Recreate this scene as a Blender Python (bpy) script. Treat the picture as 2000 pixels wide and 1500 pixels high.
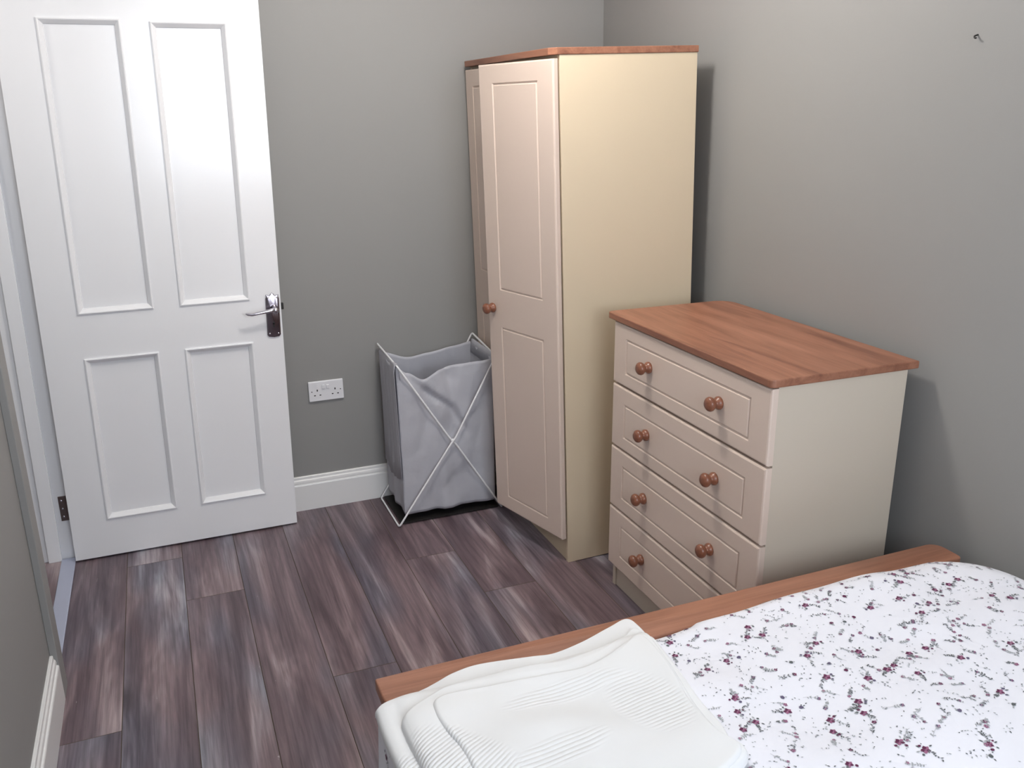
import bpy, bmesh, math, random
from mathutils import Vector, Matrix, noise as mnoise
random.seed(7)
S = bpy.context.scene
for o in list(bpy.data.objects): bpy.data.objects.remove(o)
COL = S.collection
PI = math.pi
# ------------------------------------------------------------------ camera
R_ = Vector((0.92857075, -0.37087538, -0.01441563)); U_ = Vector((0.12314885, 0.27122638, 0.95460495)); F_ = Vector((0.35012958, 0.88819351, -0.29752576))
cd = bpy.data.cameras.new('camera'); cam = bpy.data.objects.new('camera', cd); COL.objects.link(cam)
cam.matrix_world = Matrix(((R_.x, U_.x, -F_.x, 0), (R_.y, U_.y, -F_.y, 0), (R_.z, U_.z, -F_.z, 1.5089), (0, 0, 0, 1)))
cd.sensor_width = 36; cd.sensor_fit = 'HORIZONTAL'; cd.lens = 1730.42 / 2000 * 36; cd.clip_start = 0.02
S.camera = cam
# ------------------------------------------------------------------ world, lights, exposure
W = bpy.data.worlds.new('world'); S.world = W; W.use_nodes = True
W.node_tree.nodes['Background'].inputs[0].default_value = (0.75, 0.86, 1.0, 1); W.node_tree.nodes['Background'].inputs[1].default_value = 1.5
def light(name, kind, loc, energy, color, **kw):
    l = bpy.data.lights.new(name, kind); l.energy = energy; l.color = color
    for k, v in kw.items(): setattr(l, k, v)
    o = bpy.data.objects.new(name, l); o.location = loc; COL.objects.link(o); return o
wl = light('unseen_window_light', 'AREA', (0.62, -0.72, 1.62), 20, (0.87, 0.93, 1.0), shape='RECTANGLE', size=1.25, size_y=1.05)  # daylight of the added window, out of view behind the camera
wl.rotation_euler = (math.radians(90), 0, 0)      # faces into the room (+y)
light('unseen_ceiling_lamp', 'POINT', (0.80, 2.12, 2.17), 22, (1.0, 0.955, 0.90), shadow_soft_size=0.10)  # bulb of the added ceiling light, out of frame, set from the shadows
light('hall_fill_light', 'POINT', (-0.95, 2.7, 2.1), 6, (1.0, 0.95, 0.9), shadow_soft_size=0.1)  # added fill for the doorway, no lamp fitting in the hall
vs = S.view_settings; vs.view_transform = 'Standard'; vs.look = 'None'; vs.exposure = 0.72; vs.gamma = 1; vs.use_curve_mapping = False
# ------------------------------------------------------------------ materials
def mat(name, col, rough=.5, metal=0, spec=.5, bump=None, sheen=0, coat=0):
    m = bpy.data.materials.new(name); m.use_nodes = True; nt = m.node_tree; b = nt.nodes['Principled BSDF']
    b.inputs['Base Color'].default_value = (*col, 1); b.inputs['Roughness'].default_value = rough; b.inputs['Metallic'].default_value = metal
    b.inputs['Specular IOR Level'].default_value = spec
    if sheen: b.inputs['Sheen Weight'].default_value = sheen
    if coat: b.inputs['Coat Weight'].default_value = coat; b.inputs['Coat Roughness'].default_value = .15
    tc = nt.nodes.new('ShaderNodeTexCoord')
    if bump:
        sc, st, dist = bump
        n = nt.nodes.new('ShaderNodeTexNoise'); n.inputs['Scale'].default_value = sc; n.inputs['Detail'].default_value = 3
        nt.links.new(tc.outputs['Object'], n.inputs['Vector'])
        bp = nt.nodes.new('ShaderNodeBump'); bp.inputs['Strength'].default_value = st; bp.inputs['Distance'].default_value = dist
        nt.links.new(n.outputs['Fac'], bp.inputs['Height']); nt.links.new(bp.outputs['Normal'], b.inputs['Normal'])
    return m
def ramp(nt, stops):
    r = nt.nodes.new('ShaderNodeValToRGB'); e = r.color_ramp.elements
    while len(e) < len(stops): e.new(0.5)
    for i, (p, c) in enumerate(stops): e[i].position = p; e[i].color = (*c, 1)
    return r
def mapped(nt, scale, vec=None, loc=(0, 0, 0), rot=(0, 0, 0)):
    mp = nt.nodes.new('ShaderNodeMapping'); mp.inputs['Scale'].default_value = scale; mp.inputs['Location'].default_value = loc; mp.inputs['Rotation'].default_value = rot
    if vec is None:
        tc = nt.nodes.new('ShaderNodeTexCoord'); vec = tc.outputs['Object']
    nt.links.new(vec, mp.inputs['Vector']); return mp.outputs['Vector']
def tnoise(nt, vec, detail=4, rough=.55, dist=0):
    n = nt.nodes.new('ShaderNodeTexNoise'); n.inputs['Scale'].default_value = 1; n.inputs['Detail'].default_value = detail
    n.inputs['Roughness'].default_value = rough; n.inputs['Distortion'].default_value = dist
    nt.links.new(vec, n.inputs['Vector']); return n.outputs['Fac']
def mix(nt, kind, fac, a, b):
    x = nt.nodes.new('ShaderNodeMix'); x.data_type = 'RGBA'; x.blend_type = kind
    for sock, v in ((x.inputs[0], fac), (x.inputs[6], a), (x.inputs[7], b)):
        if isinstance(v, bpy.types.NodeSocket): nt.links.new(v, sock)
        else: sock.default_value = v if not isinstance(v, tuple) else (*v, 1)
    return x.outputs[2]
def wood(name, dark, mid, light_, axis='y', rough=.42):
    m = mat(name, mid, rough); nt = m.node_tree; b = nt.nodes['Principled BSDF']
    along, across = 2.2, 26
    s = {'x': (along, across, across), 'y': (across, along, across), 'z': (across, across, along)}[axis]
    r = ramp(nt, [(.30, dark), (.5, mid), (.72, light_)])
    nt.links.new(tnoise(nt, mapped(nt, s), 5, .6, .6), r.inputs[0])
    s2 = tuple(v * (6 if v == across else 3) for v in s)
    r2 = ramp(nt, [(.3, (.86, .86, .86)), (.7, (1.06, 1.06, 1.06))])
    nt.links.new(tnoise(nt, mapped(nt, s2), 3, .6, .3), r2.inputs[0])
    nt.links.new(mix(nt, 'MULTIPLY', .9, r.outputs[0], r2.outputs[0]), b.inputs['Base Color'])
    return m
M = {}
M['wall'] = mat('wall_paint', (.288, .283, .276), .62, bump=(260, .06, .002), spec=.35)
M['ceiling'] = mat('ceiling_paint', (.82, .82, .80), .8)
M['gloss'] = mat('white_gloss_paint', (.84, .84, .86), .24, bump=(14, .05, .004), coat=.3)
M['skirt'] = mat('white_skirting_paint', (.80, .795, .79), .3)
M['cream_door'] = mat('cream_foil', (.690, .560, .480), .36)
M['cream_side'] = mat('cream_laminate', (.650, .535, .385), .45, bump=(900, .04, .001)); M['cream_chest'] = mat('pale_cream_laminate', (.590, .515, .425), .42, bump=(900, .04, .001))
M['edge'] = mat('plank_gap_brown', (.12, .09, .07), .7)  # dark brown of the plank gaps and the slab beneath
M['wood_y'] = wood('cherry_laminate', (.200, .078, .046), (.310, .132, .078), (.395, .180, .112), 'y')
M['wood_x'] = wood('cherry_laminate_bed', (.260, .105, .062), (.360, .160, .098), (.420, .195, .122), 'x')
M['knob'] = wood('turned_wood', (.15, .052, .028), (.23, .088, .050), (.30, .125, .075), 'x', .3)
M['chrome'] = mat('chrome', (.62, .60, .66), .16, 1)
M['plate'] = mat('dark_chrome', (.30, .27, .30), .22, 1)
M['hinge'] = mat('hinge_steel', (.17, .13, .12), .4, .8)
M['black'] = mat('black_metal', (.012, .011, .010), .4)
M['plastic'] = mat('white_plastic', (.78, .775, .80), .25)
M['wire'] = mat('white_coated_wire', (.85, .85, .87), .3)
M['thresh'] = mat('threshold_strip', (.50, .53, .66), .35, .3)
M['mattress'] = mat('mattress_ticking', (.7, .7, .72), .9)
M['stem'] = mat('print_stem', (.42, .42, .45), .9); M['leaf'] = mat('print_leaf', (.105, .115, .12), .9); M['leaf2'] = mat('print_pale_leaf', (.36, .38, .39), .9)
M['petal'] = mat('print_plum', (.115, .022, .068), .9); M['petal2'] = mat('print_mauve', (.30, .12, .21), .9); M['petal3'] = mat('print_slate', (.12, .10, .17), .9)
M['duvet'] = mat('cotton_print_ground', (.80, .80, .86), .85, bump=(9, .12, .02), sheen=.1)
M['glass'] = mat('window_glass', (.9, .95, 1), .05); M['glass'].node_tree.nodes['Principled BSDF'].inputs['Transmission Weight'].default_value = 1
M['lampglass'] = mat('opal_glass', (.9, .88, .82), .4)
b = M['lampglass'].node_tree.nodes['Principled BSDF']; b.inputs['Emission Color'].default_value = (1, .93, .83, 1); b.inputs['Emission Strength'].default_value = 3

def bag_mat():
    m = mat('grey_nylon', (.66, .66, .71), .5, bump=(22, .3, .01)); nt = m.node_tree; b = nt.nodes['Principled BSDF']
    tr = nt.nodes.new('ShaderNodeBsdfTranslucent'); tr.inputs[0].default_value = (.62, .62, .68, 1)
    ms = nt.nodes.new('ShaderNodeMixShader'); ms.inputs[0].default_value = .33
    nt.links.new(b.outputs[0], ms.inputs[1]); nt.links.new(tr.outputs[0], ms.inputs[2]); nt.links.new(ms.outputs[0], nt.nodes['Material Output'].inputs[0])
    return m
M['bag'] = bag_mat()

def floor_mat():
    m = mat('dark_oak_planks', (.1, .08, .085), .42); nt = m.node_tree; b = nt.nodes['Principled BSDF']
    at = nt.nodes.new('ShaderNodeAttribute'); at.attribute_name = 'plank'; at.attribute_type = 'GEOMETRY'
    tc = nt.nodes.new('ShaderNodeTexCoord'); ad = nt.nodes.new('ShaderNodeVectorMath'); ad.operation = 'MULTIPLY_ADD'
    nt.links.new(at.outputs['Vector'], ad.inputs[0]); ad.inputs[1].default_value = (17.3, 9.1, 5.7); nt.links.new(tc.outputs['Object'], ad.inputs[2])
    v = ad.outputs[0]
    broad = ramp(nt, [(.30, (.095, .063, .073)), (.45, (.145, .100, .112)), (.57, (.225, .163, .175)), (.72, (.440, .355, .365))])
    nt.links.new(tnoise(nt, mapped(nt, (12, 1.5, 1), v), 3, .55, .7), broad.inputs[0])
    cool = ramp(nt, [(.44, (0, 0, 0)), (.66, (1, 1, 1))])
    nt.links.new(tnoise(nt, mapped(nt, (6, 1.5, 1), v, (4, 2, 0)), 2, .5, .3), cool.inputs[0])
    c1 = mix(nt, 'MIX', cool.outputs[0], broad.outputs[0], broad.outputs[0])
    g = mix(nt, 'MULTIPLY', 1.0, broad.outputs[0], (.78, .98, 1.10)); c1 = mix(nt, 'MIX', cool.outputs[0], broad.outputs[0], g)
    fine = ramp(nt, [(.28, (.62, .62, .62)), (.5, (1, 1, 1)), (.72, (1.32, 1.30, 1.30))])
    nt.links.new(tnoise(nt, mapped(nt, (210, 7, 1), v), 4, .65, .4), fine.inputs[0])
    c2 = mix(nt, 'MULTIPLY', .8, c1, fine.outputs[0])
    wv = nt.nodes.new('ShaderNodeTexWave'); wv.wave_type = 'BANDS'; wv.bands_direction = 'X'; wv.inputs['Scale'].default_value = 1
    wv.inputs['Distortion'].default_value = 9; wv.inputs['Detail'].default_value = 2.2; wv.inputs['Detail Scale'].default_value = .8
    nt.links.new(mapped(nt, (13, 1.3, 1), v), wv.inputs['Vector'])
    wr = ramp(nt, [(.0, (.66, .64, .66)), (.35, (1, 1, 1)), (1, (1.05, 1.05, 1.05))]); nt.links.new(wv.outputs['Fac'], wr.inputs[0])
    c3 = mix(nt, 'MULTIPLY', .52, c2, wr.outputs[0])
    # knots
    vo = nt.nodes.new('ShaderNodeTexVoronoi'); vo.inputs['Scale'].default_value = 1; nt.links.new(mapped(nt, (5, 1.7, 1), v), vo.inputs['Vector'])
    kr = ramp(nt, [(.0, (.35, .32, .33)), (.07, (.62, .6, .6)), (.17, (1, 1, 1))]); nt.links.new(vo.outputs['Distance'], kr.inputs[0])
    c4 = mix(nt, 'MULTIPLY', .7, c3, kr.outputs[0])
    sc = ramp(nt, [(.73, (0, 0, 0)), (.79, (1, 1, 1))]); nt.links.new(tnoise(nt, mapped(nt, (120, 12, 1), v, (7, 0, 0)), 3, .6, .8), sc.inputs[0])
    c5 = mix(nt, 'MIX', sc.outputs[0], c4, (.42, .38, .38))
    nt.links.new(c5, b.inputs['Base Color'])
    bp = nt.nodes.new('ShaderNodeBump'); bp.inputs['Strength'].default_value = .12; bp.inputs['Distance'].default_value = .002
    nt.links.new(fine.outputs[0], bp.inputs['Height']); nt.links.new(bp.outputs['Normal'], b.inputs['Normal'])
    return m
M['floor'] = floor_mat()

def blanket_mat():
    m = mat('white_cotton_pleats', (.77, .775, .785), .85); nt = m.node_tree; b = nt.nodes['Principled BSDF']
    total = None
    tc = nt.nodes.new('ShaderNodeTexCoord')
    # pleat patches: centre, half sizes, angle of the ridges, spacing
    for (cx, cy, hx, hy, ang, sp) in [(.677, 1.105, .055, .085, 8, .0085), (.560, 1.19, .105, .024, 4, .0085), (.488, 1.044, .080, .028, 8, .009),
                                      (.345, 1.09, .045, .100, 34, .0075), (.300, 1.07, .028, .085, 34, .0075)]:
        v = mapped(nt, (1, 1, 1), tc.outputs['Object'], (-cx, -cy, 0))
        v = mapped(nt, (1, 1, 1), v, (0, 0, 0), (0, 0, -math.radians(ang)))
        sx = nt.nodes.new('ShaderNodeSeparateXYZ'); nt.links.new(v, sx.inputs[0])
        mu = nt.nodes.new('ShaderNodeMath'); mu.operation = 'MULTIPLY'; nt.links.new(sx.outputs[1], mu.inputs[0]); mu.inputs[1].default_value = PI / sp
        nz = tnoise(nt, mapped(nt, (7, 7, 7), v), 1); ma = nt.nodes.new('ShaderNodeMath'); ma.operation = 'MULTIPLY_ADD'
        nt.links.new(nz, ma.inputs[0]); ma.inputs[1].default_value = 2.5; nt.links.new(mu.outputs[0], ma.inputs[2])
        sn = nt.nodes.new('ShaderNodeMath'); sn.operation = 'SINE'; nt.links.new(ma.outputs[0], sn.inputs[0])
        g = nt.nodes.new('ShaderNodeTexGradient'); g.gradient_type = 'QUADRATIC_SPHERE'; nt.links.new(mapped(nt, (.62 / hx, .62 / hy, .01), v), g.inputs[0])
        gr = ramp(nt, [(.06, (0, 0, 0)), (.22, (1, 1, 1))]); nt.links.new(g.outputs['Fac'], gr.inputs[0])
        pr = nt.nodes.new('ShaderNodeMath'); pr.operation = 'MULTIPLY'; ab = nt.nodes.new('ShaderNodeMath'); ab.operation = 'ABSOLUTE'; nt.links.new(sn.outputs[0], ab.inputs[0]); nt.links.new(ab.outputs[0], pr.inputs[0]); nt.links.new(gr.outputs[0], pr.inputs[1])
        if total is None: total = pr.outputs[0]
        else:
            a = nt.nodes.new('ShaderNodeMath'); a.operation = 'ADD'; nt.links.new(total, a.inputs[0]); nt.links.new(pr.outputs[0], a.inputs[1]); total = a.outputs[0]
    bp = nt.nodes.new('ShaderNodeBump'); bp.inputs['Strength'].default_value = .8; bp.inputs['Distance'].default_value = .0013
    nt.links.new(total, bp.inputs['Height']); nt.links.new(bp.outputs['Normal'], b.inputs['Normal'])
    return m
M['blanket'] = blanket_mat()
# ------------------------------------------------------------------ helpers
def obj(name, bm, m, parent=None, smooth=False, auto=None):
    me = bpy.data.meshes.new(name); bmesh.ops.recalc_face_normals(bm, faces=bm.faces) if smooth != 'keep' else None
    bm.to_mesh(me); bm.free(); o = bpy.data.objects.new(name, me); COL.objects.link(o)
    for x in (m if isinstance(m, (list, tuple)) else [m]): me.materials.append(x)
    if smooth: me.shade_smooth()
    if auto: me.shade_smooth(); me.set_sharp_from_angle(angle=math.radians(auto))
    if parent: o.parent = parent
    return o
def tag(o, label=None, cat=None, group=None, kind=None):
    if label: o['label'] = label
    if cat: o['category'] = cat
    if group: o['group'] = group
    if kind: o['kind'] = kind
    return o
def empty(name, loc=(0, 0, 0), rot=(0, 0, 0)):
    o = bpy.data.objects.new(name, None); COL.objects.link(o); o.location = loc; o.rotation_euler = rot; o.empty_display_size = .1; return o
def merge(bm, t, mi=0, M_=None):
    if M_ is not None: bmesh.ops.transform(t, matrix=M_, verts=t.verts)
    mp = [bm.verts.new(v.co) for v in t.verts]
    for i, v in enumerate(t.verts): v.index = i
    for f in t.faces:
        try: nf = bm.faces.new([mp[v.index] for v in f.verts]); nf.material_index = mi; nf.smooth = f.smooth
        except ValueError: pass
    t.free()
def box(bm, x0, x1, y0, y1, z0, z1, bev=0, seg=2, mi=0, M_=None):
    t = bmesh.new(); bmesh.ops.create_cube(t, size=1)
    for v in t.verts: v.co = Vector(((x0 + x1) / 2 + v.co.x * (x1 - x0), (y0 + y1) / 2 + v.co.y * (y1 - y0), (z0 + z1) / 2 + v.co.z * (z1 - z0)))
    if bev: bmesh.ops.bevel(t, geom=t.edges[:], offset=bev, segments=seg, profile=.5, affect='EDGES')
    merge(bm, t, mi, M_); return bm
def bx(*a, **k): return box(bmesh.new(), *a, **k)
def prism(pts, z0, z1, bev=0, seg=2):
    t = bmesh.new(); a = [t.verts.new((p[0], p[1], z0)) for p in pts]; b = [t.verts.new((p[0], p[1], z1)) for p in pts]; n = len(pts)
    t.faces.new(a[::-1]); t.faces.new(b)
    for i in range(n): t.faces.new((a[i], a[(i + 1) % n], b[(i + 1) % n], b[i]))
    bmesh.ops.recalc_face_normals(t, faces=t.faces)
    if bev:
        e = [e for e in t.edges if abs(e.verts[0].co.z - e.verts[1].co.z) < 1e-6]
        bmesh.ops.bevel(t, geom=e, offset=bev, segments=seg, profile=.5, affect='EDGES')
    return t
def rrect(x0, x1, y0, y1, r, n=6):
    rs = r if isinstance(r, (list, tuple)) else [r] * 4          # corners: (x1,y1),(x0,y1),(x0,y0),(x1,y0)
    P = []
    for (cx, cy, a0, rr) in ((x1, y1, 0, rs[0]), (x0, y1, 90, rs[1]), (x0, y0, 180, rs[2]), (x1, y0, 270, rs[3])):
        sx = -1 if cx == x1 else 1; sy = -1 if cy == y1 else 1
        for k in range(n + 1):
            a = math.radians(a0 + 90 * k / n); P.append((cx + sx * rr + rr * math.cos(a), cy + sy * rr + rr * math.sin(a)))
            if rr == 0: break
    return P
def lathe(prof, n=28, M_=None):
    t = bmesh.new(); rings = []
    for (r, h) in prof:
        rings.append([t.verts.new((r * math.cos(2 * PI * i / n), r * math.sin(2 * PI * i / n), h)) for i in range(n)] if r > 1e-6 else [t.verts.new((0, 0, h))])
    for a, b in zip(rings, rings[1:]):
        for i in range(n):
            j = (i + 1) % n
            if len(a) == 1 and len(b) == 1: continue
            if len(a) == 1: t.faces.new((a[0], b[i], b[j]))
            elif len(b) == 1: t.faces.new((a[i], a[j], b[0]))
            else: t.faces.new((a[i], a[j], b[j], b[i]))
    if M_ is not None: bmesh.ops.transform(t, matrix=M_, verts=t.verts)
    for f in t.faces: f.smooth = True
    return t
def rounded(pts, r, closed=False, n=5):
    P = [Vector(p) for p in pts]; out = []; N = len(P)
    for i in range(N):
        if not closed and i in (0, N - 1): out.append(P[i]); continue
        a, b, c = P[i - 1], P[i], P[(i + 1) % N]; rr = min(r, (a - b).length * .45, (c - b).length * .45)
        s = b + (a - b).normalized() * rr; e = b + (c - b).normalized() * rr
        for k in range(n + 1):
            t = k / n; out.append((1 - t) ** 2 * s + 2 * t * (1 - t) * b + t * t * e)
    return out
def tube(bm, pts, r, n=8, closed=False, radii=None):
    P = [Vector(p) for p in pts]; N = len(P); rings = []; up = Vector((0, 0, 1)); prev = None
    for i in range(N):
        if closed: d = P[(i + 1) % N] - P[i - 1]
        else: d = P[min(i + 1, N - 1)] - P[max(i - 1, 0)]
        d.normalize()
        if prev is None: prev = d.orthogonal().normalized()
        s = (prev - d * prev.dot(d)).normalized(); prev = s; q = d.cross(s); rr = radii[i] if radii else r
        rings.append([bm.verts.new(P[i] + (s * math.cos(2 * PI * k / n) + q * math.sin(2 * PI * k / n)) * rr) for k in range(n)])
    for i in range(N if closed else N - 1):
        a, b = rings[i], rings[(i + 1) % N]
        off = 0
        if closed and i == N - 1:
            off = min(range(n), key=lambda o: sum((a[k].co - b[(k + o) % n].co).length for k in range(n)))
        for k in range(n):
            f = bm.faces.new((a[k], a[(k + 1) % n], b[(k + 1 + off) % n], b[(k + off) % n])); f.smooth = True
    if not closed:
        bm.faces.new(rings[0][::-1]); bm.faces.new(rings[-1])
    return bm
def sweep_profile(bm, prof, p0, p1, nrm):
    """prof: (out, z) points; extruded from p0 to p1 (xy), thickness along nrm."""
    n = Vector((nrm[0], nrm[1], 0)); a = [bm.verts.new(Vector((p0[0], p0[1], z)) + n * o) for o, z in prof]; b = [bm.verts.new(Vector((p1[0], p1[1], z)) + n * o) for o, z in prof]
    for i in range(len(prof) - 1): bm.faces.new((a[i], a[i + 1], b[i + 1], b[i]))
    bm.faces.new(a); bm.faces.new(b[::-1]); return bm
def routed_board(w, h, t, rects, gw=.009, gd=.0035, bev=.005):
    """Board lying in local u (0..w), v (0..h); front face at depth 0, back at t. Returned as bm with x=u, y=depth, z=v."""
    bm = bmesh.new()
    def ring(u0, u1, v0, v1, d): return [bm.verts.new(p) for p in ((u0, d, v0), (u1, d, v0), (u1, d, v1), (u0, d, v1))]
    def join(a, b):
        for i in range(4): bm.faces.new((a[i], a[(i + 1) % 4], b[(i + 1) % 4], b[i]))
    back = ring(0, w, 0, h, t); bm.faces.new(back); s1 = ring(0, w, 0, h, bev); join(back, s1)
    s15 = ring(bev * .3, w - bev * .3, bev * .3, h - bev * .3, bev * .3); join(s1, s15)
    # front face split into bands, one groove ring each
    f = bev; cuts = [f] + [(rects[i][3] + rects[i + 1][2]) / 2 for i in range(len(rects) - 1)] + [h - f]
    L = [bm.verts.new((f, 0, c)) for c in cuts]; Rr = [bm.verts.new((w - f, 0, c)) for c in cuts]
    bm.faces.new((s15[0], s15[1], Rr[0], L[0])); bm.faces.new((s15[2], s15[3], L[-1], Rr[-1]))
    bm.faces.new([s15[1], s15[2], Rr[-1]] + Rr[-2::-1]); bm.faces.new([s15[3], s15[0]] + L)
    for k, (u0, u1, v0, v1) in enumerate(rects):
        o = [L[k], Rr[k], Rr[k + 1], L[k + 1]]; g = gw / 2
        r1 = ring(u0 - g, u1 + g, v0 - g, v1 + g, 0); r2 = ring(u0 - g * .35, u1 + g * .35, v0 - g * .35, v1 + g * .35, gd)
        r3 = ring(u0 + g * .35, u1 - g * .35, v0 + g * .35, v1 - g * .35, gd); r4 = ring(u0 + g, u1 - g, v0 + g, v1 - g, 0)
        join(o, r1); join(r1, r2); join(r2, r3); join(r3, r4); bm.faces.new(r4)
    return bm
UV_TO_X = Matrix(((0, 1, 0, 0), (1, 0, 0, 0), (0, 0, 1, 0), (0, 0, 0, 1)))      # u -> +y, depth -> +x (front faces -x)
def knob(parent, loc, rotz=0, name='knob'):
    prof = [(0, 0), (.0160, 0), (.0172, .003), (.0165, .008), (.0120, .0125), (.0100, .0155), (.0105, .018), (.0150, .0205), (.0182, .0255), (.0188, .030), (.0170, .0350), (.0120, .0390), (.006, .0405), (0, .041)]
    o = obj(name, lathe(prof, 28, Matrix.Rotation(-PI / 2, 4, 'Y')), M['knob'], parent, smooth=True); o.location = loc; o.rotation_euler = (0, 0, rotz); return o
# ------------------------------------------------------------------ room shell
XL, XR, YB, YF, ZC = -.405, 1.705, 3.30, -.75, 2.36
# floor: individual planks in one mesh
seams = [-.2425 + .1815 * k for k in range(-8, 12)]
joints = {0: 2.145, 1: 3.065, 2: 2.75, 3: 1.68, 4: 2.16, 5: 1.9, 6: 2.73, 7: 2.42, 8: 1.9, 9: 2.9, 10: 2.2, 11: 1.7, -1: 2.7, -2: 2.0, -3: 2.5, -4: 3.0, -5: 1.8, -6: 2.2, -7: 2.6}
fb = bmesh.new(); lay = fb.loops.layers.float_color.new('plank'); gap = .0011
X0f, X1f, Y0f, Y1f = -1.45, XR, YF, 3.6
for k in range(-7, 12):
    xa, xb = seams[0] + (k + 7) * .1815, seams[0] + (k + 8) * .1815
    xa, xb = max(xa, X0f), min(xb, X1f)
    if xb - xa < .01: continue
    y = joints.get(k, 2.0)
    while y > Y0f: y -= 1.50
    while y < Y1f:
        ya, yb = max(y, Y0f), min(y + 1.50, Y1f); y += 1.50
        if yb - ya < .01: continue
        c = (random.random(), random.random(), random.random(), 1)
        v = [fb.verts.new(p) for p in ((xa + gap, ya + gap, 0), (xb - gap, ya + gap, 0), (xb - gap, yb - gap, 0), (xa + gap, yb - gap, 0))]
        w = [fb.verts.new(p) for p in ((xa, ya, -.002), (xb, ya, -.002), (xb, yb, -.002), (xa, yb, -.002))]
        fs = [fb.faces.new(v)] + [fb.faces.new((w[i], w[(i + 1) % 4], v[(i + 1) % 4], v[i])) for i in range(4)]
        for i, f in enumerate(fs):
            f.material_index = 0 if i == 0 else 1
            for l in f.loops: l[lay] = c
box(fb, X0f, X1f, Y0f, Y1f, -.06, -.0021, mi=1)
o = obj('floor', fb, [M['floor'], M['edge']], smooth='keep'); o.data.polygons.foreach_set('use_smooth', [False] * len(o.data.polygons))
tag(o, 'dark mauve brown wood plank floor', kind='structure')
tag(obj('ceiling', bx(X0f, XR + .1, YF - .1, Y1f, ZC, ZC + .06), M['ceiling']), 'white ceiling', kind='structure')
tag(obj('wall_back', bx(XL - .14, XR + .1, YB, YB + .1, 0, ZC), M['wall']), 'grey wall behind the door and laundry basket', kind='structure')
tag(obj('wall_right', bx(XR, XR + .1, YF - .1, YB, 0, ZC), M['wall']), 'grey wall behind the chest of drawers', kind='structure')
OY0, OY1, OZ = 2.420, 3.216, 1.995
wlb = bmesh.new()
box(wlb, XL - .14, XL, YF, OY0 - .028, 0, ZC); box(wlb, XL - .14, XL, OY1 + .028, YB, 0, ZC); box(wlb, XL - .14, XL, OY0 - .028, OY1 + .028, OZ + .028, ZC)
tag(obj('wall_left', wlb, M['wall']), 'grey wall at the left edge beside the doorway', kind='structure')
wf = bmesh.new(); wx0, wx1, wz0, wz1 = -.05, 1.29, 1.06, 2.18
box(wf, XL - .14, wx0, YF - .1, YF, 0, ZC); box(wf, wx1, XR, YF - .1, YF, 0, ZC); box(wf, wx0, wx1, YF - .1, YF, 0, wz0); box(wf, wx0, wx1, YF - .1, YF, wz1, ZC)
tag(obj('wall_front', wf, M['wall']), 'grey wall with the added window', kind='structure')
wn = empty('window_1', (0, YF - .06, 0)); tag(wn, 'added white framed window, out of view', kind='structure')  # unseen window, added as the source of daylight
t = bmesh.new()
for a in ((wx0, wx0 + .05, wz0, wz1), (wx1 - .05, wx1, wz0, wz1), (wx0 + .05, wx1 - .05, wz0, wz0 + .05), (wx0 + .05, wx1 - .05, wz1 - .05, wz1), (.595, .645, wz0 + .05, wz1 - .05)):
    box(t, a[0], a[1], -.025, .025, a[2], a[3], .004)
obj('window_frame', t, M['gloss'], wn)
obj('window_pane', bx(wx0 + .04, wx1 - .04, -.004, .004, wz0 + .04, wz1 - .04), M['glass'], wn)
# hall beyond the doorway
tag(obj('wall_hall', bx(X0f - .1, X0f, 1.4, Y1f, 0, ZC), M['wall']), 'hall wall beyond the doorway', kind='structure')
t = bmesh.new(); box(t, X0f, XL - .14, Y1f, Y1f + .1, 0, ZC); box(t, X0f, XL - .14, 1.3, 1.4, 0, ZC)
tag(obj('wall_hall_end', t, M['wall']), 'end walls of the hall', kind='structure')
# skirting boards
SK = [(0, 0), (.018, 0), (.018, .104), (.0165, .1075), (.0125, .1085), (.0125, .1115), (.0135, .116), (.012, .123), (.0085, .1275), (.0078, .137), (.006, .139), (0, .139)]
tag(obj('baseboard_back', sweep_profile(bmesh.new(), SK, (XL, YB), (XR, YB), (0, -1)), M['skirt']), 'white moulded skirting board on the back wall', kind='structure')
tag(obj('baseboard_right', sweep_profile(bmesh.new(), SK, (XR, YB - .018), (XR, YF), (-1, 0)), M['skirt']), 'white skirting board on the right wall', kind='structure')
tag(obj('baseboard_left', sweep_profile(bmesh.new(), SK, (XL, YF), (XL, 2.345), (1, 0)), M['skirt']), 'white skirting board on the left wall', kind='structure')
# door lining with stop, near architrave strip, threshold
def shear(bm, k=.018):
    for v in bm.verts: v.co.x += k * v.co.z
    return bm
t = bmesh.new()
box(t, -.545, -.406, OY1, OY1 + .027, 0, OZ, .002); box(t, -.500, -.457, OY1 - .013, OY1, 0, OZ - .013, .002)
shear(t, .016)
box(t, -.545, -.406, OY0 - .027, OY0, 0, OZ, .002); box(t, -.500, -.457, OY0, OY0 + .013, 0, OZ - .013, .002)
box(t, -.545, -.406, OY0, OY1, OZ, OZ + .027, .002); box(t, -.500, -.457, OY0, OY1, OZ - .013, OZ, .002)
tag(obj('trim_1', t, M['gloss']), 'white door lining with stop bead', kind='structure')
tag(obj('trim_2', bx(XL, -.387, 2.346, 2.421, 0, 2.06, .002), M['wall']), 'grey painted architrave at the near side of the doorway', kind='structure')
t = bmesh.new(); box(t, -.459, -.412, OY0, OY1 - .004, 0, .005, .002)
tag(obj('trim_3', t, M['thresh']), 'pale blue grey threshold strip in the doorway', kind='structure')
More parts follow.
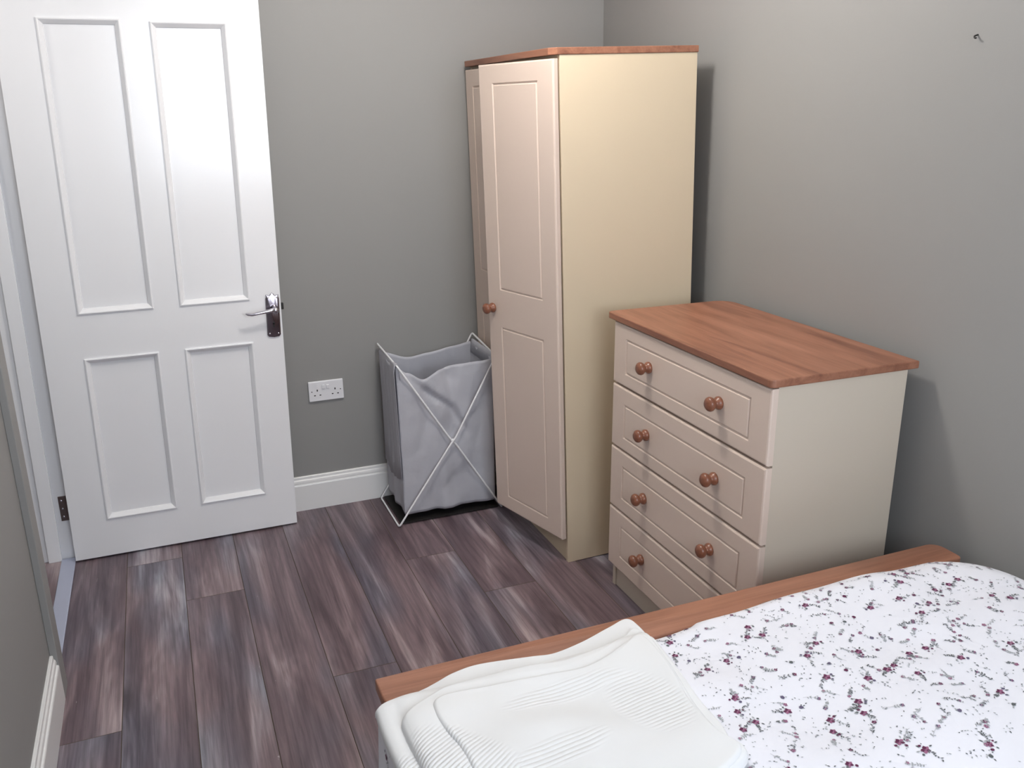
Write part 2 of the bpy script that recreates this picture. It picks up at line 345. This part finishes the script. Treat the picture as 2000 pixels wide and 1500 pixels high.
# ------------------------------------------------------------------ panelled door
D = empty('door_1', (-.410, 3.17, 0)); tag(D, 'open white four panel door with chrome lever handle', kind='structure')
DW, DH, z0 = .768, 1.98, .008
rects = [(.120, .355, .150, .724), (.437, .666, .150, .722), (.120, .357, .884, 1.765), (.441, .668, .882, 1.758)]
t = bmesh.new()
xs = [0, .120, .356, .439, .667, DW]; zs = [z0, .150, .723, .883, 1.762, DH]
box(t, 0, DW, .012, .035, z0, DH)
box(t, 0, .120, 0, .012, z0, DH); box(t, .660, DW, 0, .012, z0, DH)
for a, c in ((z0, .150), (.727, .884)): box(t, .120, .660, 0, .012, a, c)
box(t, .120, .347, 0, .012, 1.785, DH); box(t, .437, .660, 0, .012, 1.779, DH)
box(t, .347, .437, 0, .012, .150, .727); box(t, .347, .437, 0, .012, .884, DH)
leaf = obj('door_leaf', shear(t), M['gloss'], D)
for (u0, u1, v0, v1) in [(.120, .347, .150, .727), (.437, .660, .150, .727), (.120, .347, .884, 1.785), (.437, .660, .884, 1.779)]:
    t = bmesh.new(); prof = [(-.003, .0005), (-.003, -.0045), (.0005, -.0060), (.003, -.0048), (.0135, .0075), (.0145, .0125)]
    rings = [[t.verts.new(p) for p in ((u0 + o_, d, v0 + o_), (u1 - o_, d, v0 + o_), (u1 - o_, d, v1 - o_), (u0 + o_, d, v1 - o_))] for o_, d in prof]
    for a, c in zip(rings, rings[1:]):
        for i in range(4): t.faces.new((a[i], a[(i + 1) % 4], c[(i + 1) % 4], c[i]))
    obj('panel_moulding', shear(t), M['gloss'], D)
# handle: plate with scalloped top, lever, keyhole, screws
hx, hz = .753, .820
H = empty('door_handle', (hx, 0, hz)); H.parent = D; H.rotation_euler = (0, math.radians(2.0), 0)
pts = [(-.0235, -.070), (-.018, -.077), (0, -.0795), (.018, -.077), (.0235, -.070), (.0235, .060), (.021, .067), (.0225, .074), (.015, .0735), (.010, .069), (.006, .076), (0, .081), (-.006, .076), (-.010, .069), (-.015, .0735), (-.0225, .074), (-.021, .067), (-.0235, .060)]
t = prism(pts, 0, .006, .0022); bmesh.ops.transform(t, matrix=Matrix(((1, 0, 0, 0), (0, 0, -1, 0), (0, 1, 0, 0), (0, 0, 0, 1))), verts=t.verts)
pl = obj('backplate', t, M['plate'], H, auto=35)
t = bmesh.new(); kh = lathe([(0, 0), (.0038, 0), (.0038, .0008), (0, .0008)], 14, Matrix.Translation((0, -.0062, -.028)) @ Matrix.Rotation(PI / 2, 4, 'X')); merge(t, kh); box(t, -.0022, .0022, -.0070, -.0062, -.043, -.028)
obj('keyhole', t, M['black'], pl)
for sx, sz in ((-.016, .064), (.016, .064), (-.015, -.066), (.015, -.066)):
    obj('screw', lathe([(0, .0015), (.003, .001), (.0036, 0), (0, 0)], 12, Matrix.Translation((sx, -.0058, sz)) @ Matrix.Rotation(PI / 2, 4, 'X')), M['chrome'], pl, smooth=True)
t = bmesh.new()
merge(t, lathe([(.0125, 0), (.0130, .004), (.0100, .010), (.0085, .022), (.0105, .034), (.0115, .044), (.0085, .050), (0, .052)], 24, Matrix.Translation((.004, -.006, .026)) @ Matrix.Rotation(PI / 2, 4, 'X')))
tube(t, [(.006, -.048, .027), (-.012, -.049, .026), (-.034, -.050, .0225), (-.056, -.050, .019), (-.076, -.0495, .0155), (-.088, -.047, .0165), (-.097, -.046, .0195)], .006, 12, radii=[.0085, .0075, .0062, .0055, .0055, .0050, .003])
obj('lever', t, M['chrome'], H, smooth=True)
obj('latch_bolt', bx(DW + .016, DW + .026, .010, .024, .835, .858, .002), M['black'], D)
for hz_ in (.149, 1.62):
    t = bmesh.new(); box(t, -.0295 + .016 * hz_, -.004 + .016 * hz_, .0415, .0458, hz_, hz_ + .092, .0008)
    for q in (.016, .046, .076): merge(t, lathe([(0, .0012), (.0032, .0006), (.0036, 0)], 10, Matrix.Translation((-.020 + .016 * hz_, .0417, hz_ + q)) @ Matrix.Rotation(PI / 2, 4, 'X')), 1)
    tag(obj('hinge', t, [M['hinge'], M['chrome']], D), 'dark steel butt hinge')
# ------------------------------------------------------------------ wall socket
so = empty('wall_socket', (.4605, YB, .440)); tag(so, 'white double plug socket low on the grey wall between door and laundry basket', 'socket')
t = bmesh.new(); SW, SH = .134, .080; box(t, 0, SW, -.0095, 0, 0, SH, .0035, 3)
for cx in (.033, .101):
    box(t, cx - .0022, cx + .0022, -.0099, -.009, .040, .0475, mi=1)
    for s in (-1, 1): box(t, cx + s * .0105 - .0033, cx + s * .0105 + .0033, -.0099, -.009, .0225, .0262, mi=1)
for cx in (.012, .122): merge(t, lathe([(0, .0004), (.0022, .0004), (.0022, 0)], 10, Matrix.Translation((cx, -.0096, .040)) @ Matrix.Rotation(PI / 2, 4, 'X')), 1)
obj('faceplate', t, [M['plastic'], M['black']], so)
for cx in (.057, .0735): o = obj('switch', bx(cx - .0055, cx + .0055, -.0135, -.0094, .049, .064, .0012), M['plastic'], so); o.rotation_euler = (0, 0, 0)
# picture hook
t = bmesh.new(); tube(t, rounded([(XR + .001, 1.538, 1.646), (XR - .010, 1.538, 1.643), (XR - .013, 1.534, 1.639), (XR - .012, 1.530, 1.6385)], .004), .0018, 8)
tag(obj('wall_nail', t, M['black']), 'tiny black nail high on the right wall', 'nail')
# ------------------------------------------------------------------ wardrobe (leans slightly forward)
Wd = empty('wardrobe', (1.181, 2.490, 0), (0, math.radians(-1.25), 0))
tag(Wd, 'tall cream two door wardrobe with brown wood top, near door ajar', 'wardrobe')
WD, WW, WH = .468, .785, 1.655
t = bmesh.new()
box(t, 0, WD, 0, .016, 0, WH, .001); obj('side_panel', t, M['cream_side'], Wd)
obj('side_panel', bx(0, WD, WW - .016, WW, 0, WH, .001), M['cream_side'], Wd)
obj('back_panel', bx(WD - .006, WD - .002, .016, WW - .016, .03, WH), M['cream_side'], Wd)
obj('base_shelf', bx(.002, WD - .006, .016, WW - .016, .078, .094), M['cream_side'], Wd)
obj('plinth', bx(.004, .020, .016, WW - .016, 0, .078), M['cream_side'], Wd)
obj('top_panel_inner', bx(.002, WD - .006, .016, WW - .016, WH - .016, WH), M['cream_side'], Wd).name = 'top_panel'
obj('divider', bx(.004, WD - .006, WW / 2 - .008, WW / 2 + .008, .094, WH - .016), M['cream_side'], Wd)
t = prism([(-.028, .020), (-.008, -.003), (WD + .002, -.003), (WD + .002, WW + .002), (-.008, WW + .002), (-.028, WW - .018)][::-1], WH, WH + .020, .002)
obj('top', t, M['wood_y'], Wd)
DWd, dz0, dz1 = .388, .092, 1.645
gr = [(.080, .308, .150 - dz0, .783 - dz0), (.080, .308, .922 - dz0, 1.583 - dz0)]
for y0, ang, kn in ((.003, 14.3, .356), (.394, 0, .032)):
    P = empty('door', (-.005, y0, dz0), (0, 0, math.radians(ang))); P.parent = Wd
    b_ = routed_board(DWd, dz1 - dz0, .018, gr); bmesh.ops.transform(b_, matrix=Matrix.Translation((-.018, 0, 0)) @ UV_TO_X, verts=b_.verts)
    d_ = obj('door_panel', b_, M['cream_door'], P)
    knob(P, (-.018, kn, .850 - dz0))
# ------------------------------------------------------------------ chest of drawers
Ch = empty('chest_of_drawers', (1.2585, 1.560, 0), (0, math.radians(.55), 0)); tag(Ch, 'cream four drawer chest with round wooden knobs and brown wood top', 'chest of drawers')
CD, CW, CH = .380, .750, .896
obj('side_panel', bx(0, CD, 0, .016, 0, CH, .001), M['cream_chest'], Ch); obj('side_panel', bx(0, CD, CW - .016, CW, 0, CH, .001), M['cream_chest'], Ch)
obj('back_panel', bx(CD - .006, CD - .002, .016, CW - .016, .02, CH), M['cream_chest'], Ch)
obj('plinth', bx(.006, .022, .016, CW - .016, 0, .092), M['cream_chest'], Ch)
obj('base_shelf', bx(.006, CD - .006, .016, CW - .016, .092, .106), M['cream_chest'], Ch)
t = prism(rrect(-.029, .402, -.010, CW + .032, [.055, .014, .016, .0], 6), CH, CH + .020, .003)
obj('top', t, M['wood_y'], Ch)
for (a, c) in ((.0900, .2905), (.2965, .4955), (.5015, .6990), (.7050, .8930)):
    y0, w = -.006, .752; h = c - a; mid = (a + c) / 2
    P = empty('drawer', (-.0045, y0, a)); P.parent = Ch
    gh = .050; cz = {.0900: .193, .2965: .3945, .5015: .595, .7050: .798}[a] - a
    b_ = routed_board(w, h, .018, [(.078, w - .078, cz - gh, cz + gh)]); bmesh.ops.transform(b_, matrix=Matrix.Translation((-.018, 0, 0)) @ UV_TO_X, verts=b_.verts)
    obj('drawer_front', b_, M['cream_door'], P)
    t = bmesh.new(); box(t, .001, .34, .030, .042, .012, h - .03); box(t, .001, .34, w - .042, w - .030, .012, h - .03); box(t, .001, .34, .042, w - .042, .018, .024); box(t, .328, .34, .042, w - .042, .024, h - .03)
    obj('drawer_box', t, M['cream_chest'], P)
    for ky in (1.750, 2.094): knob(P, (-.018, ky - 1.560 - y0, cz + .004))
# ------------------------------------------------------------------ laundry basket
B = empty('laundry_basket', (.92, 3.135, 0)); tag(B, 'grey fabric laundry bag on a folding white wire frame beside the wardrobe', 'laundry basket')
bw = bmesh.new(); xl, xr, yf, yb = .710 - .92, 1.130 - .92, 2.990 - 3.135, 3.272 - 3.135; zt = .628; cxm, czm = .014, .318
xlt, xrt = .738 - .92, 1.112 - .92
def frame_loop(xb_, xt_, ysh):
    k = .010
    p = [(xb_, yf - ysh, .0045), (cxm - (k if xt_ > 0 else -k) * 1.2, yf - ysh, czm - .016), (cxm + (k if xt_ > 0 else -k) * 1.2, yf - ysh, czm + .012), (xt_, yf - ysh, zt),
         (xt_ + (.012 if xt_ > 0 else -.004), yb + .010, zt + .020), (cxm, yb, czm), (xb_, yb - .004, .0045)]
    return rounded(p, .014, True, 5)
obj('wire_leg_frame', tube(bmesh.new(), frame_loop(xl, xrt, .008), .0036, 10, True), M['wire'], B, smooth=True)
obj('wire_leg_frame', tube(bmesh.new(), frame_loop(xr, xlt, .0), .0036, 10, True), M['wire'], B, smooth=True)
obj('rivet', lathe([(0, 0), (.007, 0), (.008, .004), (.005, .008), (0, .009)], 16, Matrix.Translation((cxm, yf - .002, czm)) @ Matrix.Rotation(PI / 2, 4, 'X')), M['wire'], B, smooth=True)
obj('black_sheet', bx(xl + .012, xr - .012, yf + .012, yb - .006, .004, .010), M['black'], B)  # thin black sheet between the lower wires, under the bag
# bag: closed strip around, with sagging front and back rims
def lerp_tab(tab, x):
    for (a, va), (b_, vb) in zip(tab, tab[1:]):
        if x <= b_: 
            t_ = (x - a) / (b_ - a); t_ = t_ * t_ * (3 - 2 * t_); return va + (vb - va) * t_
    return tab[-1][1]
front_rim = [(0, .622), (.10, .596), (.26, .566), (.45, .594), (.62, .607), (.85, .608), (1, .612)]
back_rim = [(0, .618), (.3, .588), (.5, .598), (.8, .612), (1, .620)]
X0, X1, Y0, Y1 = .737 - .92, 1.108 - .92, 3.002 - 3.135, 3.262 - 3.135
loop = []
NF, NS = 64, 34
for i in range(NF): loop.append(('f', i / NF))
for i in range(NS): loop.append(('r', i / NS))
for i in range(NF): loop.append(('b', 1 - i / NF))
for i in range(NS): loop.append(('l', 1 - i / NS))
bag = bmesh.new(); NZ = 46; rows = []
for j in range(NZ + 1):
    vz = j / NZ; row = []
    for side, t_ in loop:
        zt_ = {'f': lerp_tab(front_rim, t_), 'b': lerp_tab(back_rim, t_), 'l': .622, 'r': .614}[side]
        zb_ = .030 + .012 * math.sin(PI * t_) * (1 if side == 'f' else 0) * 0 + (.006 if side == 'f' else .010)
        z = zb_ + (zt_ - zb_) * vz
        ins = .004 + .010 * (1 - vz)
        xa, xb2 = X0 + ins * .4, X1 - ins * .2
        ya, yb2 = Y0 + ins * .3, Y1 - ins * .3
        q = Vector((side == 'b', t_ * 4, z * 5)); n1 = mnoise.noise(q * 1.3 + Vector((3, 1, ord(side[0]))))
        e = math.sin(PI * t_) ** .6
        rg = 1 - abs(mnoise.noise(Vector((t_ * 3.2 + z * 2.5, z * 4.5 - t_ * 2, 7.7 + ord(side[0]))))) * 2.2; w_ = n1 * .020 * e + .010 * e * max(0, rg - .55) * (1 if side in 'fb' else .3)
        if side == 'f':
            fold = -.020 * e * math.exp(-((t_ - .28 - (.62 - z) * .9) / .10) ** 2) * max(0, min(1, (z - .38) / .15))      # diagonal slump below the low rim
            fold += .012 * e * math.exp(-((t_ - .50 - (.62 - z) * .5) / .06) ** 2) * max(0, (z - .40) / .2)
            fold += .030 * math.exp(-((z - (.53 - .30 * (t_ - .25))) / .016) ** 2) * math.exp(-((t_ - .38) / .16) ** 2) + .014 * math.exp(-((z - (.40 - .5 * (t_ - .6))) / .02) ** 2) * math.exp(-((t_ - .62) / .12) ** 2)
            fold += -.006 * math.sin(t_ * 15 + z * 9) * e * (1 - abs(vz - .4))
            fold += .008 * e * math.exp(-((z - .10 - .18 * (t_ - .5)) / .05) ** 2) * math.exp(-((t_ - .62) / .2) ** 2)
            bulge = -.004 * math.sin(PI * vz)
            p = (xa + (xb2 - xa) * t_, max(ya + w_ * .9 + fold * .9 + bulge + .004, yf + .012 - 0.0), z)
        elif side == 'b': p = (xa + (xb2 - xa) * t_, yb2 + w_ * .3 - .02 * e * max(0, (vz - .8) / .2), z)
        elif side == 'l': p = (xa + w_ * .5 + .006 * math.sin(t_ * 12) * e * vz - (0.004 * vz), ya + (yb2 - ya) * t_, z)
        else: p = (xb2 + w_ * .5, ya + (yb2 - ya) * t_, z)
        row.append(bag.verts.new(p))
    rows.append(row)
n = len(loop)
for a, c in zip(rows, rows[1:]):
    for i in range(n): bag.faces.new((a[i], a[(i + 1) % n], c[(i + 1) % n], c[i]))
bag.faces.new(rows[0][::-1])
bo = obj('bag', bag, M['bag'], B, smooth=True); sm = bo.modifiers.new('s', 'SOLIDIFY'); sm.thickness = .0012; sm.offset = 0
# sleeves folded over the top side bars
for nm, xt_, sgn, ylo, yhi in (('sleeve', xlt, -1, yf + .012, yb - .030), ('sleeve', xrt, 1, yf + .015, yb - .022)):
    t = bmesh.new(); prof = [(.010, -.055), (.0085, -.02), (.0060, 0), (.003, .0052), (0, .0065), (-.004, .0055), (-.006, 0), (-.007, -.025), (-.007, -.09), (-.006, -.20), (-.005, -.34), (-.004, -.46)]
    G = []
    for i in range(25):
        f_ = i / 24; y = ylo + (yhi - ylo) * f_; r_ = []
        for k, (o_, dz) in enumerate(prof):
            wv_ = .0022 * math.sin(f_ * 34 + k) + .0035 * mnoise.noise(Vector((f_ * 5, k * .5, sgn)))
            dz2 = dz * (1 if dz > -.1 else (.96 + .06 * math.sin(f_ * 3)))
            r_.append(t.verts.new((xt_ - sgn * o_ * -1 * -1 + sgn * wv_ * (1 if k > 6 else .3), y, zt + dz2)))
        G.append(r_)
    for a, c in zip(G, G[1:]):
        for k in range(len(prof) - 1): t.faces.new((a[k], a[k + 1], c[k + 1], c[k]))
    if sgn > 0:
        t.free(); t = bmesh.new(); G = []
        for i in range(15):
            y = ylo + (yhi - ylo) * i / 14
            G.append([t.verts.new((xt_ + a_, y, zt + c_ + .001 * math.sin(i * 2.1))) for a_, c_ in ((-.008, -.05), (-.006, -.01), (-.004, .004), (0, .006), (.0045, .003), (.0055, -.02), (.006, -.10))])
        for a, c in zip(G, G[1:]):
            for k in range(6): t.faces.new((a[k], a[k + 1], c[k + 1], c[k]))
    s_ = obj('fabric_sleeve', t, M['bag'], B, smooth=True); q = s_.modifiers.new('s', 'SOLIDIFY'); q.thickness = .001; q.offset = 0
# ------------------------------------------------------------------ bed
Bd = empty('bed', (.95, .38, 0)); tag(Bd, 'wooden double bed with a broad brown footboard', 'bed'); ox, oy = -.95, -.38
FBX0, FBX1, FBY0, FBY1, FBZ = .272, 1.640, 1.327, 1.409, .500
t = prism([(x + ox, y + oy) for x, y in rrect(FBX0, FBX1, FBY0, FBY1, [.030, .004, .018, .012], 6)], FBZ - .026, FBZ, .004, 3); obj('footboard_cap', t, M['wood_x'], Bd, auto=40)
obj('footboard', bx(FBX0 + .012 + ox, FBX1 - .012 + ox, 1.352 + oy, 1.384 + oy, .10, FBZ - .026, .003), M['wood_x'], Bd)
for x in (FBX0 + .008, FBX1 - .068):
    for y0, y1, zt2 in ((1.338, 1.398, FBZ - .026), (-.700, -.640, .95)): obj('leg', bx(x + ox, x + .06 + ox, y0 + oy, y1 + oy, 0, zt2, .003), M['wood_x'], Bd)
obj('headboard', bx(FBX0 + .07 + ox, FBX1 - .07 + ox, -.69 + oy, -.655 + oy, .25, .93, .004), M['wood_x'], Bd)
for x in (FBX0 + .012, FBX1 - .034): obj('side_rail', bx(x + ox, x + .022 + ox, -.64 + oy, 1.338 + oy, .16, .275, .003), M['wood_x'], Bd)
sl = bmesh.new()
for k in range(14): box(sl, .306 + ox, 1.606 + ox, -.58 + k * .138 + oy, -.51 + k * .138 + oy, .252, .268)
obj('slats', sl, M['wood_x'], Bd)
tag(obj('mattress', bx(.310, 1.600, -.60, 1.305, .270, .470, .04, 4), M['mattress']), 'white mattress on the wooden bed under the floral duvet', 'mattress')
# duvet heightfield
DX0, DX1, DY0, DY1 = .250, 1.632, -.60, 1.3265
def sstep(a, b_, x): x = max(0, min(1, (x - a) / (b_ - a))); return x * x * (3 - 2 * x)
def dz(x, y):
    top = .516 + .052 * sstep(.75, 1.45, x) + .010 * sstep(1.2, .7, y)
    q = Vector((x * 3.1, y * 3.1, .3)); top += .014 * mnoise.noise(q) + .008 * mnoise.noise(Vector((x * 8, y * 5, 4.))) 
    top += .0035 * math.sin((x * .8 + y * 1.3) * 21 + 3 * mnoise.noise(q * .7)) * max(0, mnoise.noise(q * 1.7 + Vector((5, 5, 5)))) * 2
    rc = .03 + .13 * sstep(1.0, 1.5, x)
    cx = min(x - DX0, DX1 - x); cy = min(y - DY0, DY1 - y)
    if cx < rc and cy < rc: d = rc - math.hypot(rc - cx, rc - cy)
    else: d = min(cx, cy)
    r = .035 + .085 * sstep(.9, 1.5, x)
    rr = .05 if (y > 0 and x < .9) else r
    drop = .045 + .055 * sstep(.9, 1.5, x)
    if d < 0: return None
    if d < rr: k = 1 - d / rr; top -= drop * (1 - math.sqrt(max(0, 1 - k * k)))
    return top
xs_ = []; x = DX0
while x < DX1: xs_.append(x); x += .003 if (x - DX0 < .03 or DX1 - x < .05) else .011
xs_.append(DX1)
ys_ = []; y = DY0
while y < DY1: ys_.append(y); y += .003 if (DY1 - y < .06) else (.011 if y > .5 else .03)
ys_.append(DY1)
du = bmesh.new(); V = {}
for i, x in enumerate(xs_):
    for j, y in enumerate(ys_):
        z = dz(x, y)
        V[i, j] = du.verts.new((x, y, z)) if z is not None else None
for i in range(len(xs_) - 1):
    for j in range(len(ys_) - 1):
        q = [V[i, j], V[i + 1, j], V[i + 1, j + 1], V[i, j + 1]]; q = [v for v in q if v]
        if len(q) >= 3: du.faces.new(q)
# hanging sides: extrude the border down
be = [e for e in du.edges if e.is_boundary]
hang = lambda co: .300 + .012 * math.sin(co.y * 23)
ret = bmesh.ops.extrude_edge_only(du, edges=be); nv = [g for g in ret['geom'] if isinstance(g, bmesh.types.BMVert)]
for v in nv:
    if v.co.x < DX0 + .02: v.co.z = hang(v.co); v.co.x = DX0 - .006 + .006 * math.sin(v.co.y * 31)
    else: v.co.z = .47
bmesh.ops.recalc_face_normals(du, faces=du.faces)
for f in du.faces: f.smooth = True
# printed flowers, leaves and stems, lying on the cloth
def surf(x, y):
    if x < DX0 + .002:      # on the hanging left side
        d = DX0 + .002 - x; zt_ = dz(DX0 + .0001, y)
        if zt_ is None or y > DY1 - .06: return None
        t_ = d / (zt_ - .300)
        return None if t_ > .93 else Vector((DX0 + t_ * (-.006 + .006 * math.sin(y * 31)) - .0012, y, zt_ - d))
    z = dz(x, y)
    return None if z is None else Vector((x, y, z + .0011))
def poly(pts, mi):
    vs_ = []
    for p in pts:
        s = surf(*p)
        if s is None: return
        vs_.append(du.verts.new(s))
    f = du.faces.new(vs_); f.material_index = mi; f.smooth = True
    if f.normal.z < 0: f.normal_flip()
def leafp(x, y, a, L, w, mi):
    c, s = math.cos(a), math.sin(a); P = []
    for u, v in ((0, 0), (.25, .42), (.6, .45), (1, 0), (.6, -.45), (.25, -.42)): P.append((x + c * u * L - s * v * w, y + s * u * L + c * v * w))
    poly(P, mi)
def stem(x, y, a, L, bend, mi=1):
    P = []; n_ = 7; px, py = x, y
    for k in range(n_ + 1): P.append((px, py, a)); px += math.cos(a) * L / n_; py += math.sin(a) * L / n_; a += bend / n_
    wd = .00028
    for (x1, y1, a1), (x2, y2, a2) in zip(P, P[1:]):
        poly([(x1 - math.sin(a1) * wd, y1 + math.cos(a1) * wd), (x1 + math.sin(a1) * wd, y1 - math.cos(a1) * wd), (x2 + math.sin(a2) * wd, y2 - math.cos(a2) * wd), (x2 - math.sin(a2) * wd, y2 + math.cos(a2) * wd)], mi)
    return P
def blob(x, y, r, mi, n_=7):
    a0 = random.random() * 6; poly([(x + r * math.cos(a0 + 2 * PI * k / n_) * random.uniform(.75, 1.15), y + r * math.sin(a0 + 2 * PI * k / n_) * random.uniform(.7, 1.1)) for k in range(n_)], mi)
def flower(x, y, r, big):
    mi = 4 if big else random.choice((4, 5, 6, 5))
    for k in range(5):
        a = 2 * PI * k / 5 + random.random() * .5; leafp(x + math.cos(a) * r * .1, y + math.sin(a) * r * .1, a, r * .95, r * .85, mi if k % 3 else 5)
    if big: blob(x + r * .1, y, r * .22, 5)
def sprig(x, y, a, L, pale, fl):
    P = stem(x, y, a, L, random.uniform(-1.1, 1.1))
    for k, (px, py, pa) in enumerate(P[1:]):
        for s in (1, -1):
            if random.random() < .62: leafp(px, py, pa + s * random.uniform(.6, 1.2), random.uniform(.0035, .0062), random.uniform(.0016, .0028), (3 if pale else 2) if random.random() < .8 else 3)
    if fl:
        flower(P[0][0], P[0][1], random.uniform(.0062, .0080), True)
        for _ in range(2):
            a2 = random.random() * 6.3; blob(P[0][0] + .011 * math.cos(a2), P[0][1] + .011 * math.sin(a2), random.uniform(.002, .0032), random.choice((4, 6, 2)))
        for _ in range(3): leafp(P[0][0], P[0][1], random.random() * 6.3, random.uniform(.012, .017), .004, random.choice((2, 3, 1))) if False else None
        for _ in range(3):
            a2 = random.random() * 6.3; leafp(P[0][0] + .009 * math.cos(a2), P[0][1] + .009 * math.sin(a2), a2 + random.uniform(-.5, .5), random.uniform(.005, .0075), .0028, random.choice((2, 3)))
    else: flower(P[-1][0], P[-1][1], random.uniform(.0028, .0045), False)
placed = []
gy = .02; row_ = 0
cell = .0335
yy = .1
while yy < 1.33:
    row_ += 1; xx = (DX0 - .16 if yy > .6 else .62) + (row_ % 2) * cell / 2
    while xx < 1.61:
        px, py = xx + random.uniform(-.5, .5) * cell * .55, yy + random.uniform(-.5, .5) * cell * .55
        k = random.random(); a = random.random() * 2 * PI
        if k < .17: sprig(px, py, a, random.uniform(.020, .032), False, True)
        elif k < .62: sprig(px, py, a, random.uniform(.018, .032), random.random() < .5, False)
        elif k < .84:
            for _ in range(random.randint(3, 6)):
                a2 = random.random() * 6.3; r2 = random.random() * .012; leafp(px + r2 * math.cos(a2), py + r2 * math.sin(a2), a2, random.uniform(.003, .0055), .0022, random.choice((2, 3, 3)))
            if random.random() < .4: blob(px, py, .0042, random.choice((6, 4, 2)))
        xx += cell
    yy += cell
for i_ in range(1500):
    px, py = random.uniform(DX0 + .01, 1.60), random.uniform(.5, 1.325)
    for _ in range(random.randint(1, 3)):
        a2 = random.random() * 6.3; r2 = random.random() * .008; leafp(px + r2 * math.cos(a2), py + r2 * math.sin(a2), a2, random.uniform(.0025, .0048), .0019, random.choice((2, 3, 3, 3)))
dv = obj('duvet', du, [M['duvet'], M['stem'], M['leaf'], M['leaf2'], M['petal'], M['petal2'], M['petal3']], smooth='keep')
tag(dv, 'white duvet printed with small purple flowers and grey leaves on the bed', 'duvet')
# ------------------------------------------------------------------ folded white throw
def catmull(P, n_=10):
    out = []; N = len(P)
    for i in range(N):
        p0, p1, p2, p3 = (Vector(P[(i + k - 1) % N]) for k in range(4))
        for k in range(n_):
            t_ = k / n_; out.append(.5 * ((2 * p1) + (-p0 + p2) * t_ + (2 * p0 - 5 * p1 + 4 * p2 - p3) * t_ ** 2 + (-p0 + 3 * p1 - 3 * p2 + p3) * t_ ** 3))
    return out
def ground(x, y):
    """surface the throw lies on: duvet, footboard cap, and rounding over the left side"""
    z = dz(max(x, DX0 + .03), min(y, DY1 - .012)) or .5
    z = max(z, FBZ + .002) + .003
    if x < .262: z -= ((.262 - x) / .05) ** 2 * .055
    return z
def throw_layer(bm, outline, lift, th, wr, seed, rings=60, rad=.012):
    O = catmull(outline, 12); cx = sum(p.x for p in O) / len(O); cy = sum(p.y for p in O) / len(O); C = Vector((cx, cy)); G = []
    for side in (1,):
        for j in range(rings + 1):
            r = (1 - (1 - j / rings) ** 1.6); row = []
            for p in O:
                q = C + (p - C) * r; d = (1 - r) * (p - C).length
                k = max(0, 1 - d / rad); z = ground(q.x, q.y) + lift + th * math.sqrt(max(0, 1 - k * k))
                puff = .014 * math.exp(-((q.x - .73) ** 2 + (q.y - .95) ** 2) / .004) * (1 if rad > .01 else 0); z += puff * (1 - k * k)
                w_ = wr * (mnoise.noise(Vector((q.x * 6, q.y * 9, seed))) + .5 * mnoise.noise(Vector((q.x * 15, q.y * 12, seed + 3)))) * min(1, d / .03 + .15)
                row.append(bm.verts.new((q.x, q.y, z + w_)))
            G.append(row)
    N = len(O)
    for a, c in zip(G, G[1:]):
        for i in range(N):
            if a is G[0]: pass
            bm.faces.new((a[i], a[(i + 1) % N], c[(i + 1) % N], c[i]))
    low = [bm.verts.new((v.co.x, v.co.y, v.co.z - min(.004 + th * .2, .006) )) for v in G[-1]]
    for i in range(N): bm.faces.new((G[-1][i], G[-1][(i + 1) % N], low[(i + 1) % N], low[i]))
    return bm
lower = [(.252, 1.292), (.314, 1.314), (.367, 1.335), (.407, 1.351), (.46, 1.357), (.557, 1.343), (.606, 1.335), (.672, 1.347), (.741, 1.370), (.788, 1.384), (.799, 1.355), (.797, 1.29), (.785, 1.20), (.770, 1.10), (.76, 1.0), (.72, .92), (.60, .84), (.42, .80), (.28, .84), (.246, .95), (.245, 1.07), (.243, 1.20), (.245, 1.275)]
upper = [(.276, 1.226), (.294, 1.243), (.327, 1.262), (.365, 1.284), (.424, 1.297), (.52, 1.290), (.595, 1.280), (.685, 1.290), (.750, 1.318), (.783, 1.335), (.786, 1.29), (.774, 1.21), (.760, 1.13), (.748, 1.06), (.742, .99), (.757, .945), (.738, .92), (.66, .895), (.55, .86), (.42, .80), (.31, .84), (.280, .95), (.276, 1.08), (.273, 1.19)]
top_fold = [(.36, .84), (.345, .95), (.342, 1.10), (.335, 1.15), (.330, 1.205), (.342, 1.244), (.40, 1.256), (.48, 1.250), (.56, 1.244), (.64, 1.238), (.72, 1.27), (.762, 1.288), (.768, 1.24), (.758, 1.16), (.742, 1.08), (.735, .99), (.748, .945), (.72, .92), (.64, .89), (.50, .85)]
bl = bmesh.new(); throw_layer(bl, lower, .004, .007, .004, 1.0, rad=.006); throw_layer(bl, upper, .011, .012, .006, 5.0, rad=.010); throw_layer(bl, top_fold, .0215, .008, .006, 5.0, rad=.008)
tag(obj('folded_throw', bl, M['blanket'], smooth=True), 'folded white throw with fine pleats on the near foot corner of the bed', 'blanket')
# ------------------------------------------------------------------ ceiling lamp (added out of frame to give the room its light)
Cl = empty('added_ceiling_light', (.80, 2.12, ZC)); tag(Cl, 'added round white ceiling light in the middle of the ceiling, out of view', 'ceiling light')
obj('lamp_base', lathe([(0, 0), (.11, 0), (.11, -.02), (.10, -.025), (0, -.025)], 40), M['plastic'], Cl, smooth=True)
obj('lamp_shade', lathe([(.098, -.025), (.105, -.045), (.09, -.075), (.05, -.095), (0, -.10)], 40), M['lampglass'], Cl, smooth=True)
